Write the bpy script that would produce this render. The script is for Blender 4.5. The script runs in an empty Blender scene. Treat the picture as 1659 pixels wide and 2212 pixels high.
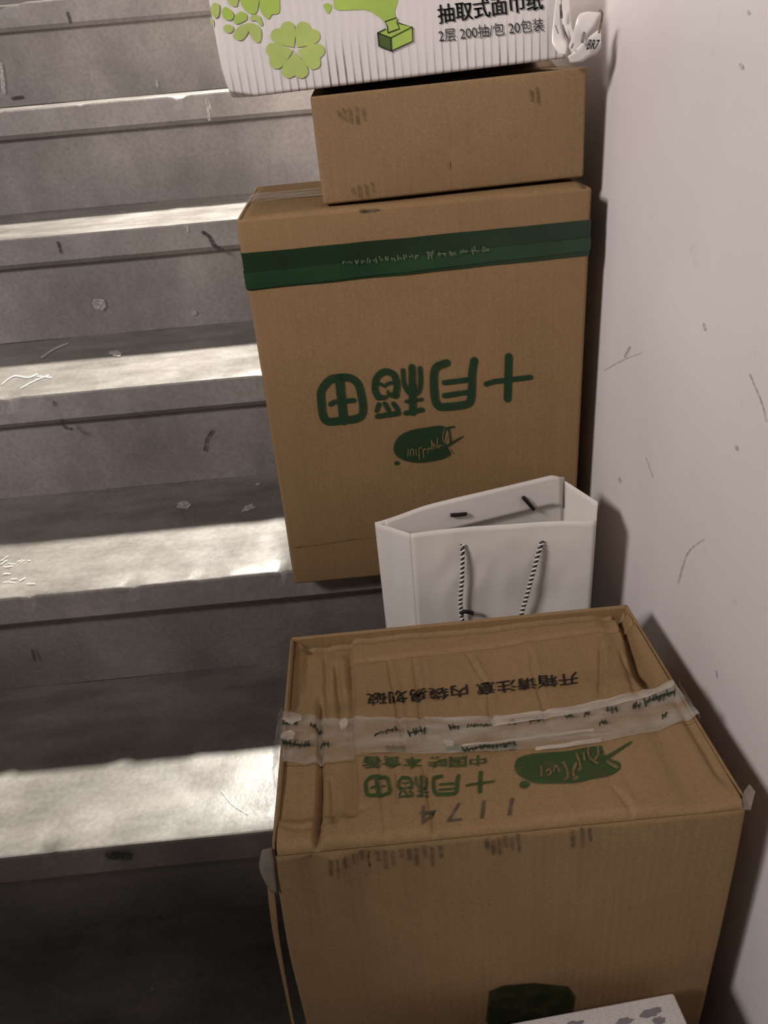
import bpy, bmesh, math, random
from mathutils import Vector, Matrix, noise

random.seed(7)
S = bpy.context.scene
COL = S.collection

# ------------------------------------------------------------------ camera
IW, IH = 1659.0, 2212.0
FPX = 1724.2
CAM = Vector((0.0, -0.59300, 0.72483))
PITCH, ROLL, YAW = 0.518369, -0.087234, 0.016067
FWD = Vector((math.sin(YAW)*math.cos(PITCH), math.cos(YAW)*math.cos(PITCH), -math.sin(PITCH)))
_r0 = Vector((math.cos(YAW), -math.sin(YAW), 0)); _u0 = _r0.cross(FWD)
RGT = _r0*math.cos(ROLL) + _u0*math.sin(ROLL)
UPV = -_r0*math.sin(ROLL) + _u0*math.cos(ROLL)
cam = bpy.data.cameras.new('camera'); camo = bpy.data.objects.new('camera', cam); COL.objects.link(camo)
cam.sensor_fit = 'HORIZONTAL'; cam.sensor_width = 36.0; cam.lens = FPX/IW*36.0
cam.clip_start = 0.01
m3 = Matrix((RGT, UPV, -FWD)).transposed()
camo.matrix_world = Matrix.Translation(CAM) @ m3.to_4x4()
S.camera = camo

# ------------------------------------------------------------------ light
w = bpy.data.worlds.new('world'); S.world = w; w.use_nodes = True
bg = w.node_tree.nodes['Background']; bg.inputs[0].default_value = (1.0, 0.93, 0.88, 1); bg.inputs[1].default_value = 0.008

def area(name, loc, target, size, power, col, size_y=None):
    l = bpy.data.lights.new(name, 'AREA'); l.energy = power; l.color = col
    if size_y: l.shape = 'RECTANGLE'; l.size = size; l.size_y = size_y
    else: l.shape = 'DISK'; l.size = size
    o = bpy.data.objects.new(name, l); COL.objects.link(o); o.location = loc
    o.rotation_euler = (Vector(target)-Vector(loc)).to_track_quat('-Z', 'Y').to_euler()
    return o
# lamp over the flight above (its shadows fall down the steps towards the viewer)
area('stair_lamp_light', (-0.06, 1.72, 2.12), (-0.15, 0.3, 0.2), 0.15, 48.0, (1.0, 0.95, 0.86)).data.spread = math.radians(75)
# fill light added behind and to the left of the viewer
area('added_fill_light', (-1.9, -1.5, 2.1), (0.1, 0.2, 0.4), 0.6, 76.0, (1.0, 0.915, 0.885))

vs = S.view_settings
vs.view_transform = 'Standard'; vs.look = 'None'; vs.gamma = 1.0; vs.use_curve_mapping = False
vs.exposure = 0.0

# ------------------------------------------------------------------ pixel -> place
def ray(x, y):
    return FWD + RGT*((x-IW/2)/FPX) - UPV*((y-IH/2)/FPX)
def pY(x, y, Y): d = ray(x, y); return CAM + d*((Y-CAM.y)/d.y)
def pZ(x, y, Z): d = ray(x, y); return CAM + d*((Z-CAM.z)/d.z)
def pX(x, y, X): d = ray(x, y); return CAM + d*((X-CAM.x)/d.x)

# ------------------------------------------------------------------ materials
def nt(name):
    m = bpy.data.materials.new(name); m.use_nodes = True
    t = m.node_tree; b = t.nodes['Principled BSDF']
    return m, t, b
def N(t, k, **kw):
    n = t.nodes.new(k)
    for a, v in kw.items():
        if a.startswith('i_'):
            key = a[2:]; key = int(key) if key.isdigit() else key
            n.inputs[key].default_value = v
        else: setattr(n, a, v)
    return n
def L(t, a, b): t.links.new(a, b)
def ramp(t, src, stops):
    r = N(t, 'ShaderNodeValToRGB'); e = r.color_ramp.elements
    while len(e) < len(stops): e.new(0.5)
    for el, (p, c) in zip(e, stops): el.position = p; el.color = (*c, 1)
    L(t, src, r.inputs[0]); return r
def objco(t, scale=(1, 1, 1), loc=(0, 0, 0)):
    c = N(t, 'ShaderNodeTexCoord'); mp = N(t, 'ShaderNodeMapping')
    mp.inputs['Scale'].default_value = scale; mp.inputs['Location'].default_value = loc
    L(t, c.outputs['Object'], mp.inputs[0]); return mp.outputs[0]
def mixc(t, fac, a, b, mode='MIX'):
    n = N(t, 'ShaderNodeMix', data_type='RGBA', blend_type=mode)
    for s, v in ((n.inputs[0], fac), (n.inputs[6], a), (n.inputs[7], b)):
        if hasattr(v, 'links') or hasattr(v, 'is_linked'): L(t, v, s)
        elif isinstance(v, tuple): s.default_value = (*v, 1)
        else: s.default_value = v
    return n.outputs[2]

def cardboard(name, c1, c2, rough=0.75, flute=0.10):
    m, t, b = nt(name)
    n1 = N(t, 'ShaderNodeTexNoise', i_Scale=9.0, i_Detail=5.0); L(t, objco(t), n1.inputs[0])
    n2 = N(t, 'ShaderNodeTexNoise', i_Scale=1.0, i_Detail=3.0); L(t, objco(t, (160, 160, 7)), n2.inputs[0])
    r = ramp(t, n1.outputs[0], [(0.3, c2), (0.7, c1)])
    r2 = ramp(t, n2.outputs[0], [(0.3, (0.965,)*3), (0.7, (1.02,)*3)])
    n3 = N(t, 'ShaderNodeTexNoise', i_Scale=600.0, i_Detail=2.0); L(t, objco(t), n3.inputs[0])
    r3 = ramp(t, n3.outputs[0], [(0.3, (0.88,)*3), (0.7, (1.1,)*3)])
    c = mixc(t, 1.0, r.outputs[0], r2.outputs[0], 'MULTIPLY'); c = mixc(t, 1.0, c, r3.outputs[0], 'MULTIPLY')
    L(t, c, b.inputs['Base Color'])
    b.inputs['Roughness'].default_value = rough; b.inputs['Specular IOR Level'].default_value = 0.25
    wv = N(t, 'ShaderNodeTexWave', i_Scale=50.0, i_Distortion=0.6); wv.bands_direction = 'X'; L(t, objco(t), wv.inputs[0])
    bp = N(t, 'ShaderNodeBump', i_Strength=flute, i_Distance=0.0006); L(t, wv.outputs['Fac'], bp.inputs['Height'])
    bp2 = N(t, 'ShaderNodeBump', i_Strength=0.35, i_Distance=0.004); L(t, n1.outputs[0], bp2.inputs['Height'])
    L(t, bp.outputs[0], bp2.inputs['Normal']); L(t, bp2.outputs[0], b.inputs['Normal'])
    return m
def plain(name, col, rough=0.6, spec=0.3, var=0.12, scale=40):
    m, t, b = nt(name)
    n1 = N(t, 'ShaderNodeTexNoise', i_Scale=float(scale), i_Detail=4.0); L(t, objco(t), n1.inputs[0])
    lo = tuple(c*(1-var) for c in col); hi = tuple(min(1, c*(1+var)) for c in col)
    r = ramp(t, n1.outputs[0], [(0.3, lo), (0.7, hi)])
    L(t, r.outputs[0], b.inputs['Base Color']); b.inputs['Roughness'].default_value = rough
    b.inputs['Specular IOR Level'].default_value = spec
    return m
def ink(name, col, wear=0.25, rough=0.6, scale=120, top=1.0):
    """print: patchy ink that lets some of the board through"""
    m, t, b = nt(name)
    b.inputs['Base Color'].default_value = (*col, 1); b.inputs['Roughness'].default_value = rough
    b.inputs['Specular IOR Level'].default_value = 0.2
    n1 = N(t, 'ShaderNodeTexNoise', i_Scale=float(scale), i_Detail=5.0); L(t, objco(t), n1.inputs[0])
    r = ramp(t, n1.outputs[0], [(0.3, ((1-wear)*top,)*3), (0.62, (top,)*3)])
    L(t, r.outputs[0], b.inputs['Alpha'])
    return m

M = {}
M['card'] = cardboard('brown_cardboard', (0.256, 0.162, 0.077), (0.220, 0.137, 0.064))
M['card_mid'] = cardboard('brown_cardboard_worn', (0.252, 0.162, 0.080), (0.214, 0.135, 0.066))
M['card_low'] = cardboard('brown_cardboard_creased', (0.300, 0.193, 0.094), (0.252, 0.160, 0.076), flute=0.15)
M['white_board_plain'] = cardboard('white_board', (0.72, 0.68, 0.66), (0.66, 0.62, 0.60), flute=0.15)
M['paper'] = plain('white_kraft_paper', (0.70, 0.665, 0.62), 0.7, 0.25, 0.05, 12)
M['green_ink'] = ink('dark_green_ink', (0.016, 0.042, 0.018), 0.22)
M['green_ink_pale'] = ink('faded_green_ink', (0.040, 0.075, 0.022), 0.40)
M['black_ink'] = ink('black_brush_ink', (0.012, 0.01, 0.008), 0.15)
M['grey_ink'] = ink('faded_grey_ink', (0.09, 0.07, 0.055), 0.55)
M['dirt_ink'] = ink('dark_smudge', (0.06, 0.048, 0.035), 0.8, scale=220, top=0.62)
M['dark_text'] = ink('dark_green_black_ink', (0.012, 0.02, 0.014), 0.1)
M['lime'] = plain('lime_print', (0.37, 0.52, 0.10), 0.5, 0.3, 0.10, 30)
M['lime_soft'] = plain('pale_lime_print', (0.42, 0.52, 0.15), 0.5, 0.3, 0.10, 30)
M['lime_dark'] = plain('deep_green_print', (0.07, 0.11, 0.03), 0.5, 0.3, 0.15, 60)
M['green_tape'] = plain('green_packing_tape', (0.010, 0.028, 0.011), 0.33, 0.45, 0.25, 14)
M['green_tape2'] = plain('green_packing_tape_overlap', (0.014, 0.044, 0.016), 0.33, 0.45, 0.25, 14)
M['tape_print'] = ink('rubbed_pale_print', (0.17, 0.19, 0.12), 0.8, scale=400)
M['white_tape'] = plain('white_plastic_tape', (0.72, 0.69, 0.66), 0.3, 0.5, 0.06, 30)
M['black_cord'] = plain('black_cord', (0.012, 0.012, 0.012), 0.6, 0.3, 0.2, 300)
M['white_cord'] = plain('white_cord', (0.72, 0.69, 0.66), 0.6, 0.3, 0.1, 300)
M['grey_print'] = ink('grey_violet_print', (0.26, 0.235, 0.25), 0.35)
M['splash'] = ink('white_paint_splash', (0.50, 0.47, 0.46), 0.75, scale=200, top=0.7)
M['stain'] = ink('black_stain', (0.03, 0.026, 0.024), 0.75, scale=300, top=0.8)
M['crease'] = ink('dark_fold_line', (0.12, 0.075, 0.04), 0.9, scale=120, top=0.6)  # dark line colour for the fold
M['tape_ink'] = ink('green_black_tape_ink', (0.014, 0.030, 0.016), 0.5, scale=260)
M['torn_liner'] = plain('torn_board_liner', (0.20, 0.165, 0.13), 0.6, 0.3, 0.2, 90)
M['blocker'] = plain('dark_blocker_surface', (0.05, 0.048, 0.047), 0.5, 0.3, 0.2, 10)  # kept dark so the added unseen walls bounce little light
M['faint_green_ink'] = ink('dark_rubbed_green_ink', (0.022, 0.032, 0.014), 0.4, scale=60, top=0.92)
M['scuff'] = ink('grey_scuff', (0.30, 0.27, 0.265), 0.9, scale=250, top=0.45)

def clear_tape():
    m, t, b = nt('clear_packing_tape')
    b.inputs['Base Color'].default_value = (0.62, 0.60, 0.54, 1); b.inputs['Roughness'].default_value = 0.16
    b.inputs['Specular IOR Level'].default_value = 0.6
    n1 = N(t, 'ShaderNodeTexNoise', i_Scale=1.0, i_Detail=4.0); L(t, objco(t, (18, 60, 60)), n1.inputs[0])
    r = ramp(t, n1.outputs[0], [(0.35, (0.10,)*3), (0.72, (0.50,)*3)])
    L(t, r.outputs[0], b.inputs['Alpha'])
    n2 = N(t, 'ShaderNodeTexNoise', i_Scale=1.0, i_Detail=3.0); L(t, objco(t, (35, 110, 110)), n2.inputs[0])
    bp = N(t, 'ShaderNodeBump', i_Strength=0.6, i_Distance=0.004); L(t, n2.outputs[0], bp.inputs['Height']); L(t, bp.outputs[0], b.inputs['Normal'])
    return m
M['clear_tape'] = clear_tape()
def milky_highlight():
    m, t, b = nt('milky_fold_highlight')
    b.inputs['Base Color'].default_value = (0.72, 0.66, 0.58, 1); b.inputs['Roughness'].default_value = 0.25
    n1 = N(t, 'ShaderNodeTexNoise', i_Scale=1.0, i_Detail=4.0); L(t, objco(t, (22, 120, 120)), n1.inputs[0])
    r = ramp(t, n1.outputs[0], [(0.32, (0.08,)*3), (0.62, (0.55,)*3)])
    L(t, r.outputs[0], b.inputs['Alpha']); return m
M['milky_highlight'] = milky_highlight()

def tissue_board():
    """white board with dirt caught along its flutes near the lower edge"""
    m, t, b = nt('white_corrugated_board')
    tc = N(t, 'ShaderNodeTexCoord'); sp = N(t, 'ShaderNodeSeparateXYZ'); L(t, tc.outputs['Object'], sp.inputs[0])
    nz = N(t, 'ShaderNodeTexNoise', i_Scale=10.0); L(t, tc.outputs['Object'], nz.inputs[0])
    ad = N(t, 'ShaderNodeMath', operation='MULTIPLY_ADD', i_1=0.0025, i_2=0.0); L(t, nz.outputs[0], ad.inputs[0])
    xx = N(t, 'ShaderNodeMath', operation='ADD'); L(t, sp.outputs[0], xx.inputs[0]); L(t, ad.outputs[0], xx.inputs[1])
    mu = N(t, 'ShaderNodeMath', operation='MULTIPLY', i_1=2*math.pi/0.0074); L(t, xx.outputs[0], mu.inputs[0])
    sn = N(t, 'ShaderNodeMath', operation='SINE'); L(t, mu.outputs[0], sn.inputs[0])
    line = ramp(t, sn.outputs[0], [(0.55, (0, 0, 0)), (0.98, (1, 1, 1))])
    # height above the lower edge, streak length varies per flute
    n2 = N(t, 'ShaderNodeTexNoise', i_Scale=1.0, i_Detail=3.0); L(t, objco(t, (120, 1, 26)), n2.inputs[0])
    hh = N(t, 'ShaderNodeMapRange'); L(t, sp.outputs[2], hh.inputs[0])
    hh.inputs[1].default_value = 0.0; hh.inputs[2].default_value = 0.055; hh.inputs[3].default_value = 1.0; hh.inputs[4].default_value = 0.0
    ml = N(t, 'ShaderNodeMath', operation='MULTIPLY'); L(t, hh.outputs[0], ml.inputs[0]); L(t, n2.outputs[0], ml.inputs[1])
    st = ramp(t, ml.outputs[0], [(0.10, (0, 0, 0)), (0.5, (1, 1, 1))])
    n4 = N(t, 'ShaderNodeTexNoise', i_Scale=1.0, i_Detail=2.0); L(t, objco(t, (14, 1, 3)), n4.inputs[0])
    pa = ramp(t, n4.outputs[0], [(0.35, (0.25,)*3), (0.62, (1,)*3)])
    f1 = mixc(t, 1.0, line.outputs[0], st.outputs[0], 'MULTIPLY'); f2 = mixc(t, 1.0, f1, pa.outputs[0], 'MULTIPLY')
    c = mixc(t, f2, (0.70, 0.66, 0.64), (0.16, 0.13, 0.11))
    L(t, c, b.inputs['Base Color']); b.inputs['Roughness'].default_value = 0.6; b.inputs['Specular IOR Level'].default_value = 0.3
    bp = N(t, 'ShaderNodeBump', i_Strength=0.10, i_Distance=0.001); L(t, sn.outputs[0], bp.inputs['Height']); L(t, bp.outputs[0], b.inputs['Normal'])
    return m
M['tissue_board'] = tissue_board()

def concrete(name, dark, light, rlo, rhi, streak):
    m, t, b = nt(name)
    n1 = N(t, 'ShaderNodeTexNoise', i_Scale=7.0, i_Detail=8.0, i_Roughness=0.62); L(t, objco(t), n1.inputs[0])
    n2 = N(t, 'ShaderNodeTexNoise', i_Scale=1.0, i_Detail=5.0); L(t, objco(t, streak), n2.inputs[0])
    n3 = N(t, 'ShaderNodeTexNoise', i_Scale=160.0, i_Detail=4.0); L(t, objco(t), n3.inputs[0])
    r1 = ramp(t, n1.outputs[0], [(0.30, dark), (0.70, light)])
    r2 = ramp(t, n2.outputs[0], [(0.32, (0.72, 0.70, 0.68)), (0.65, (1.1, 1.08, 1.06))])
    r3 = ramp(t, n3.outputs[0], [(0.30, (0.85,)*3), (0.65, (1.06,)*3)])
    c = mixc(t, 1.0, r1.outputs[0], r2.outputs[0], 'MULTIPLY'); c = mixc(t, 1.0, c, r3.outputs[0], 'MULTIPLY')
    L(t, c, b.inputs['Base Color'])
    n4 = N(t, 'ShaderNodeTexNoise', i_Scale=18.0, i_Detail=6.0); L(t, objco(t), n4.inputs[0])
    rr = ramp(t, n4.outputs[0], [(0.3, (rlo,)*3), (0.7, (rhi,)*3)]); L(t, rr.outputs[0], b.inputs['Roughness'])
    bp = N(t, 'ShaderNodeBump', i_Strength=0.25, i_Distance=0.003); L(t, n1.outputs[0], bp.inputs['Height'])
    bp2 = N(t, 'ShaderNodeBump', i_Strength=0.2, i_Distance=0.0006); L(t, n3.outputs[0], bp2.inputs['Height']); L(t, bp.outputs[0], bp2.inputs['Normal'])
    L(t, bp2.outputs[0], b.inputs['Normal'])
    return m
M['riser'] = concrete('grey_cement_riser', (0.185, 0.168, 0.166), (0.28, 0.258, 0.25), 0.5, 0.75, (7, 7, 3))
M['tread'] = concrete('polished_cement_tread', (0.115, 0.108, 0.100), (0.185, 0.175, 0.162), 0.20, 0.38, (9, 30, 9))

def wall_paint():
    m, t, b = nt('off_white_wall_paint')
    n1 = N(t, 'ShaderNodeTexNoise', i_Scale=5.0, i_Detail=6.0); L(t, objco(t), n1.inputs[0])
    r1 = ramp(t, n1.outputs[0], [(0.3, (0.71, 0.66, 0.655)), (0.7, (0.77, 0.72, 0.72))])
    n2 = N(t, 'ShaderNodeTexNoise', i_Scale=26.0, i_Detail=8.0, i_Roughness=0.7); L(t, objco(t), n2.inputs[0])
    r2 = ramp(t, n2.outputs[0], [(0.27, (0.85, 0.84, 0.84)), (0.38, (1, 1, 1))])
    c = mixc(t, 1.0, r1.outputs[0], r2.outputs[0], 'MULTIPLY'); L(t, c, b.inputs['Base Color'])
    b.inputs['Roughness'].default_value = 0.65; b.inputs['Specular IOR Level'].default_value = 0.25
    bp = N(t, 'ShaderNodeBump', i_Strength=0.12, i_Distance=0.003); L(t, n2.outputs[0], bp.inputs['Height']); L(t, bp.outputs[0], b.inputs['Normal'])
    return m
M['wall'] = wall_paint()

# ------------------------------------------------------------------ mesh helpers
def link_mesh(name, verts, faces, mat, parent=None, smooth=False):
    me = bpy.data.meshes.new(name); me.from_pydata([tuple(v) for v in verts], [], faces); me.update()
    o = bpy.data.objects.new(name, me); COL.objects.link(o); me.materials.append(M[mat])
    if smooth:
        for p in me.polygons: p.use_smooth = True
    if parent: put(o, parent)
    return o
def put(o, parent):
    """o is modelled in world space; keep it there under its parent"""
    o.parent = parent; bpy.context.view_layer.update(); o.matrix_parent_inverse = parent.matrix_world.inverted()
def thing(name, label, cat, loc, rot=(0, 0, 0), group=None):
    o = bpy.data.objects.new(name, None); COL.objects.link(o); o.location = loc; o.rotation_euler = rot
    o.empty_display_size = 0.05
    o['label'] = label; o['category'] = cat
    if group: o['group'] = group
    bpy.context.view_layer.update(); return o
def solid(o, th, off=-1):
    md = o.modifiers.new('thickness', 'SOLIDIFY'); md.thickness = th; md.offset = off

def grid(name, nu, nv, fn, mat, parent=None, thick=0.0, off=-1, smooth=True):
    vs_, fs = [], []
    for j in range(nv+1):
        for i in range(nu+1): vs_.append(fn(i/nu, j/nv))
    for j in range(nv):
        for i in range(nu):
            a = j*(nu+1)+i; fs.append((a, a+1, a+nu+2, a+nu+1))
    o = link_mesh(name, vs_, fs, mat, parent, smooth)
    if thick: solid(o, thick, off)
    return o

def axis_pts(a, b, r, n):
    c = [a, a+0.35*r, a+0.7*r, a+r]
    c += [a+r+(b-a-2*r)*i/n for i in range(1, n)]
    return c + [b-r, b-0.7*r, b-0.35*r, b]
def carton(name, lo, hi, r, mat, parent=None, skip=(), n=10, deform=None, thick=0.0):
    """a box of six subdivided sheets with softened edges"""
    ax = [axis_pts(lo[k], hi[k], r, n) for k in range(3)]
    idx, V, F = {}, [], []
    def vid(p):
        key = tuple(round(q, 6) for q in p)
        if key not in idx:
            inner = [min(max(p[k], lo[k]+r), hi[k]-r) for k in range(3)]
            d = Vector(p)-Vector(inner)
            q = Vector(inner) + (d.normalized()*r if d.length > 1e-9 else d)
            if deform: q = deform(q)
            idx[key] = len(V); V.append(q)
        return idx[key]
    for k in range(3):
        a, b = [j for j in range(3) if j != k]
        for side in (0, 1):
            tag_ = 'xyz'[k] + '-+'[side]
            if tag_ in skip: continue
            for i in range(len(ax[a])-1):
                for j in range(len(ax[b])-1):
                    q = []
                    for (ii, jj) in ((i, j), (i+1, j), (i+1, j+1), (i, j+1)):
                        p = [0, 0, 0]; p[k] = (lo, hi)[side][k]; p[a] = ax[a][ii]; p[b] = ax[b][jj]; q.append(vid(p))
                    flip = (side == 1) == (k == 1)
                    F.append(tuple(reversed(q)) if flip else tuple(q))
    o = link_mesh(name, V, F, mat, parent, True)
    if thick: solid(o, thick, -1)
    return o

def crom(pts, n=6):
    """smooth a polyline"""
    if len(pts) < 3: return [tuple(p) for p in pts]
    P = [Vector(p) for p in pts]; out = []
    for i in range(len(P)-1):
        p0 = P[max(i-1, 0)]; p1 = P[i]; p2 = P[i+1]; p3 = P[min(i+2, len(P)-1)]
        for k in range(n):
            t = k/n
            out.append(0.5*((2*p1)+(p2-p0)*t+(2*p0-5*p1+4*p2-p3)*t*t+(3*p1-p0-3*p2+p3)*t**3))
    out.append(P[-1]); return [tuple(p) for p in out]

class Print:
    """flat print gathered in picture-like 2D coordinates and laid on a surface by a mapping"""
    def __init__(s): s.v, s.f = [], []
    def poly(s, pts):
        a = len(s.v); s.v += [tuple(p[:2]) for p in pts]; s.f.append(tuple(range(a, a+len(pts)))); return s
    def stroke(s, pts, w, smooth=True, cap=True, w2=None):
        P = [Vector(p[:2]) for p in (crom(pts) if smooth else pts)]
        a = len(s.v); n = len(P)
        for i, p in enumerate(P):
            d = (P[min(i+1, n-1)]-P[max(i-1, 0)]).normalized(); q = Vector((-d.y, d.x))
            ww = w if w2 is None else w+(w2-w)*i/(n-1)
            s.v += [tuple(p+q*ww/2), tuple(p-q*ww/2)]
        for i in range(n-1): s.f.append((a+2*i, a+2*i+1, a+2*i+3, a+2*i+2))
        if cap:
            for e, o_ in ((0, 1), (n-1, n-2)):
                d = (P[e]-P[o_]).normalized(); q = Vector((-d.y, d.x)); ww = w if (w2 is None or e == 0) else w2
                s.poly([tuple(P[e]+(q*math.cos(t)+d*math.sin(t))*ww/2) for t in [math.pi*k/6 for k in range(7)]])
        return s
    def blob(s, c, rx, ry, rot=0, jag=0.0, n=16):
        pts = []
        for k in range(n):
            a = 2*math.pi*k/n; j = 1+random.uniform(-jag, jag)
            x, y = rx*math.cos(a)*j, ry*math.sin(a)*j
            pts.append((c[0]+x*math.cos(rot)-y*math.sin(rot), c[1]+x*math.sin(rot)+y*math.cos(rot)))
        return s.poly(pts)
    def text(s, body, corners, bold=0.0, shear=0.0, cut=0):
        """corners: where the text's lower-left, lower-right, upper-right, upper-left end up"""
        cu = bpy.data.curves.new('tmp_text', 'FONT'); cu.body = body; cu.size = 1; cu.offset = bold; cu.shear = shear; cu.resolution_u = 3
        to = bpy.data.objects.new('tmp_text', cu); COL.objects.link(to)
        dg = bpy.context.evaluated_depsgraph_get(); me = bpy.data.meshes.new_from_object(to.evaluated_get(dg))
        bpy.data.objects.remove(to); bpy.data.curves.remove(cu)
        if cut:
            bm = bmesh.new(); bm.from_mesh(me); bmesh.ops.triangulate(bm, faces=bm.faces[:])
            for _ in range(cut): bmesh.ops.subdivide_edges(bm, edges=[e for e in bm.edges if e.calc_length() > 0.3], cuts=1)
            bmesh.ops.triangulate(bm, faces=bm.faces[:]); bm.to_mesh(me); bm.free()
        xs = [v.co.x for v in me.vertices]; ys = [v.co.y for v in me.vertices]
        x0, x1, y0, y1 = min(xs), max(xs), min(ys), max(ys)
        c = [Vector(q) for q in corners]; a = len(s.v)
        for v in me.vertices:
            u = (v.co.x-x0)/(x1-x0); t = (v.co.y-y0)/(y1-y0)
            s.v.append(tuple((c[0]*(1-u)+c[1]*u)*(1-t)+(c[3]*(1-u)+c[2]*u)*t))
        for p in me.polygons: s.f.append(tuple(a+i for i in p.vertices))
        bpy.data.meshes.remove(me); return s
    def lay(s, name, mp, mat, parent, label=None, face=None):
        V = [mp(*p) for p in s.v]; F = []
        for f in s.f:                                   # every face looks out of the surface
            if face is not None and len(f) > 2:
                nrm = Vector((0, 0, 0))
                for i in range(len(f)):
                    p, q = V[f[i]], V[f[(i+1) % len(f)]]; nrm += p.cross(q)
                if nrm.dot(Vector(face)) < 0: f = tuple(reversed(f))
            F.append(f)
        o = link_mesh(name, V, F, mat, parent)
        if label: o['label'] = label
        return o

def tube(name, pts, rad, mat, parent, seg=8, smooth_n=6):
    P = [Vector(p) for p in crom(pts, smooth_n)]; V, F = [], []; n = len(P)
    up = Vector((0.3, -1, 0.2)).normalized()
    for i, p in enumerate(P):
        d = (P[min(i+1, n-1)]-P[max(i-1, 0)]).normalized(); a = d.cross(up).normalized(); b = d.cross(a)
        for k in range(seg):
            t = 2*math.pi*k/seg; V.append(p+(a*math.cos(t)+b*math.sin(t))*rad)
    for i in range(n-1):
        for k in range(seg): F.append((i*seg+k, i*seg+(k+1) % seg, (i+1)*seg+(k+1) % seg, (i+1)*seg+k))
    F.append(tuple(range(seg-1, -1, -1))); F.append(tuple((n-1)*seg+k for k in range(seg)))
    return link_mesh(name, V, F, mat, parent, True)

def nz(x, y=0.0, z=0.0): return noise.noise(Vector((x, y, z)))
def sstep(a, b, x):
    t = min(1, max(0, (x-a)/(b-a))); return t*t*(3-2*t)

# ------------------------------------------------------------------ the stairwell
H, D, OV, LIP = 0.1728, 0.24826, 0.035, 0.046
XL, XW = -1.05, 0.262
stairs = bpy.data.objects.new('staircase', None); COL.objects.link(stairs); stairs['kind'] = 'structure'
stairs['label'] = 'grey cement stairs with polished treads and projecting nosings'
def step(i):
    """tread i has its nosing at y = i*D, top at z = i*H; its riser hangs below the nosing"""
    y0, z0 = i*D, i*H
    prof = [(0.03, -LIP), (0.006, -LIP), (0.0, -LIP+0.007), (0.0, -LIP*0.5), (0.0, -0.003), (0.0012, -0.0008), (0.004, 0.0)]
    prof += [(0.004+(D+OV-0.006)*k/10, 0.0) for k in range(1, 11)]
    nx = 150; V, F = [], []
    for a in range(nx+1):
        x = XL+(XW-XL)*a/nx
        for k, (py, pz) in enumerate(prof):
            wob = 0.0014*nz(x*5, i*9.1, k*0.1)
            chip = max(0, nz(x*32, i*7.7, 3.3)-0.28)*0.016 if 3 < k < 7 else 0
            yy = py+(wob if k < 7 else 0)+chip*(0.6 if k < 6 else 0.2); zz = pz-(chip if k < 6 else chip*0.8)
            if k >= 6: zz += 0.0010*nz(x*6, py*8, i*3.0)*sstep(0.005, 0.04, py)
            V.append((x, y0+yy, z0+zz))
    n = len(prof)
    for a in range(nx):
        for k in range(n-1): F.append((a*n+k, (a+1)*n+k, (a+1)*n+k+1, a*n+k+1))
    tr = link_mesh('tread', V, F, 'tread', stairs, True); tr.data.materials.append(M['riser'])
    for pi, pg in enumerate(tr.data.polygons):
        if pi % (n-1) < 5: pg.use_smooth = False; pg.material_index = 1
    V, F = [], []
    zs = [-H+0.0002, -H+0.03, -0.10, -0.07, -LIP+0.004]
    for a in range(61):
        x = XL+(XW-XL)*a/60
        for k, pz in enumerate(zs):
            V.append((x, y0+OV-0.020*max(0, (pz+H)/(H-LIP))+0.0015*nz(x*4, pz*9, i*2.2)-(0.0025 if k == 0 else 0), z0+pz))
    for a in range(60):
        for k in range(4): F.append((a*5+k, (a+1)*5+k, (a+1)*5+k+1, a*5+k+1))
    r = link_mesh('riser', V, F, 'riser', stairs, True)
for i in range(-5, 11): step(i)

def slab(name, lo, hi, mat):
    bm = bmesh.new(); bmesh.ops.create_cube(bm, size=1)
    for v in bm.verts:
        v.co = Vector([lo[k]+(hi[k]-lo[k])*(v.co[k]+0.5) for k in range(3)])
    me = bpy.data.meshes.new(name); bm.to_mesh(me); bm.free(); me.materials.append(M[mat])
    o = bpy.data.objects.new(name, me); COL.objects.link(o); o['kind'] = 'structure'; return o
wr = slab('wall_right', (XW, -2.6, -1.4), (XW+0.12, 3.4, 3.0), 'wall'); wr['label'] = 'scuffed off-white stairwell wall beside the boxes'
pw = slab('blocker_back', (-2.6, -1.27, -6*H), (XW, -1.15, 1.46), 'blocker'); pw['label'] = 'added unseen parapet behind the viewer'  # added out of view to shade the lower steps and carton front
wl = slab('blocker_left', (-1.80, -0.86, -6*H), (-1.00, -0.76, 1.27), 'blocker'); wl['label'] = 'added unseen dark wall left of the viewer, shading the lower steps'  # unseen stub added to keep fill light off the lower left steps
fl = slab('floor', (-2.6, -2.6, -1.2), (XW, -5*D+OV, -6*H), 'riser'); fl['label'] = 'grey cement landing at the foot of the stairs'

# paint splashes and stains on the steps
def riser_map(i):
    def f(x, y):
        q = pY(x, y, i*D+OV-0.01); return pY(x, y, i*D+OV-0.020*max(0, min(1, (q.z-i*H+H)/(H-LIP)))-0.0040)
    return f
def nose_map(i): return lambda x, y: pY(x, y, i*D-0.0022)
def tread_map(i): return lambda x, y: pZ(x, y, i*H+0.0016)
FR, UPD = (0, -1, 0), (0, 0, 1)
p = Print(); p.blob((214, 657), 17, 13, 0.4, 0.2)
p.lay('paint_splash', riser_map(3), 'splash', stairs, face=FR)
p = Print(); p.blob((418, 676), 6, 5, 0, 0.3); p.lay('paint_splash', riser_map(3), 'splash', stairs, face=FR)
p = Print(); p.blob((446, 709), 7, 4, 0.3, 0.4); p.blob((458, 712), 5, 3, 0, 0.4); p.lay('paint_splash', riser_map(3), 'splash', stairs, face=FR)
p = Print(); p.stroke([(90, 772), (115, 755), (145, 742)], 4); p.lay('paint_splash', tread_map(2), 'splash', stairs, face=UPD)
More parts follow.
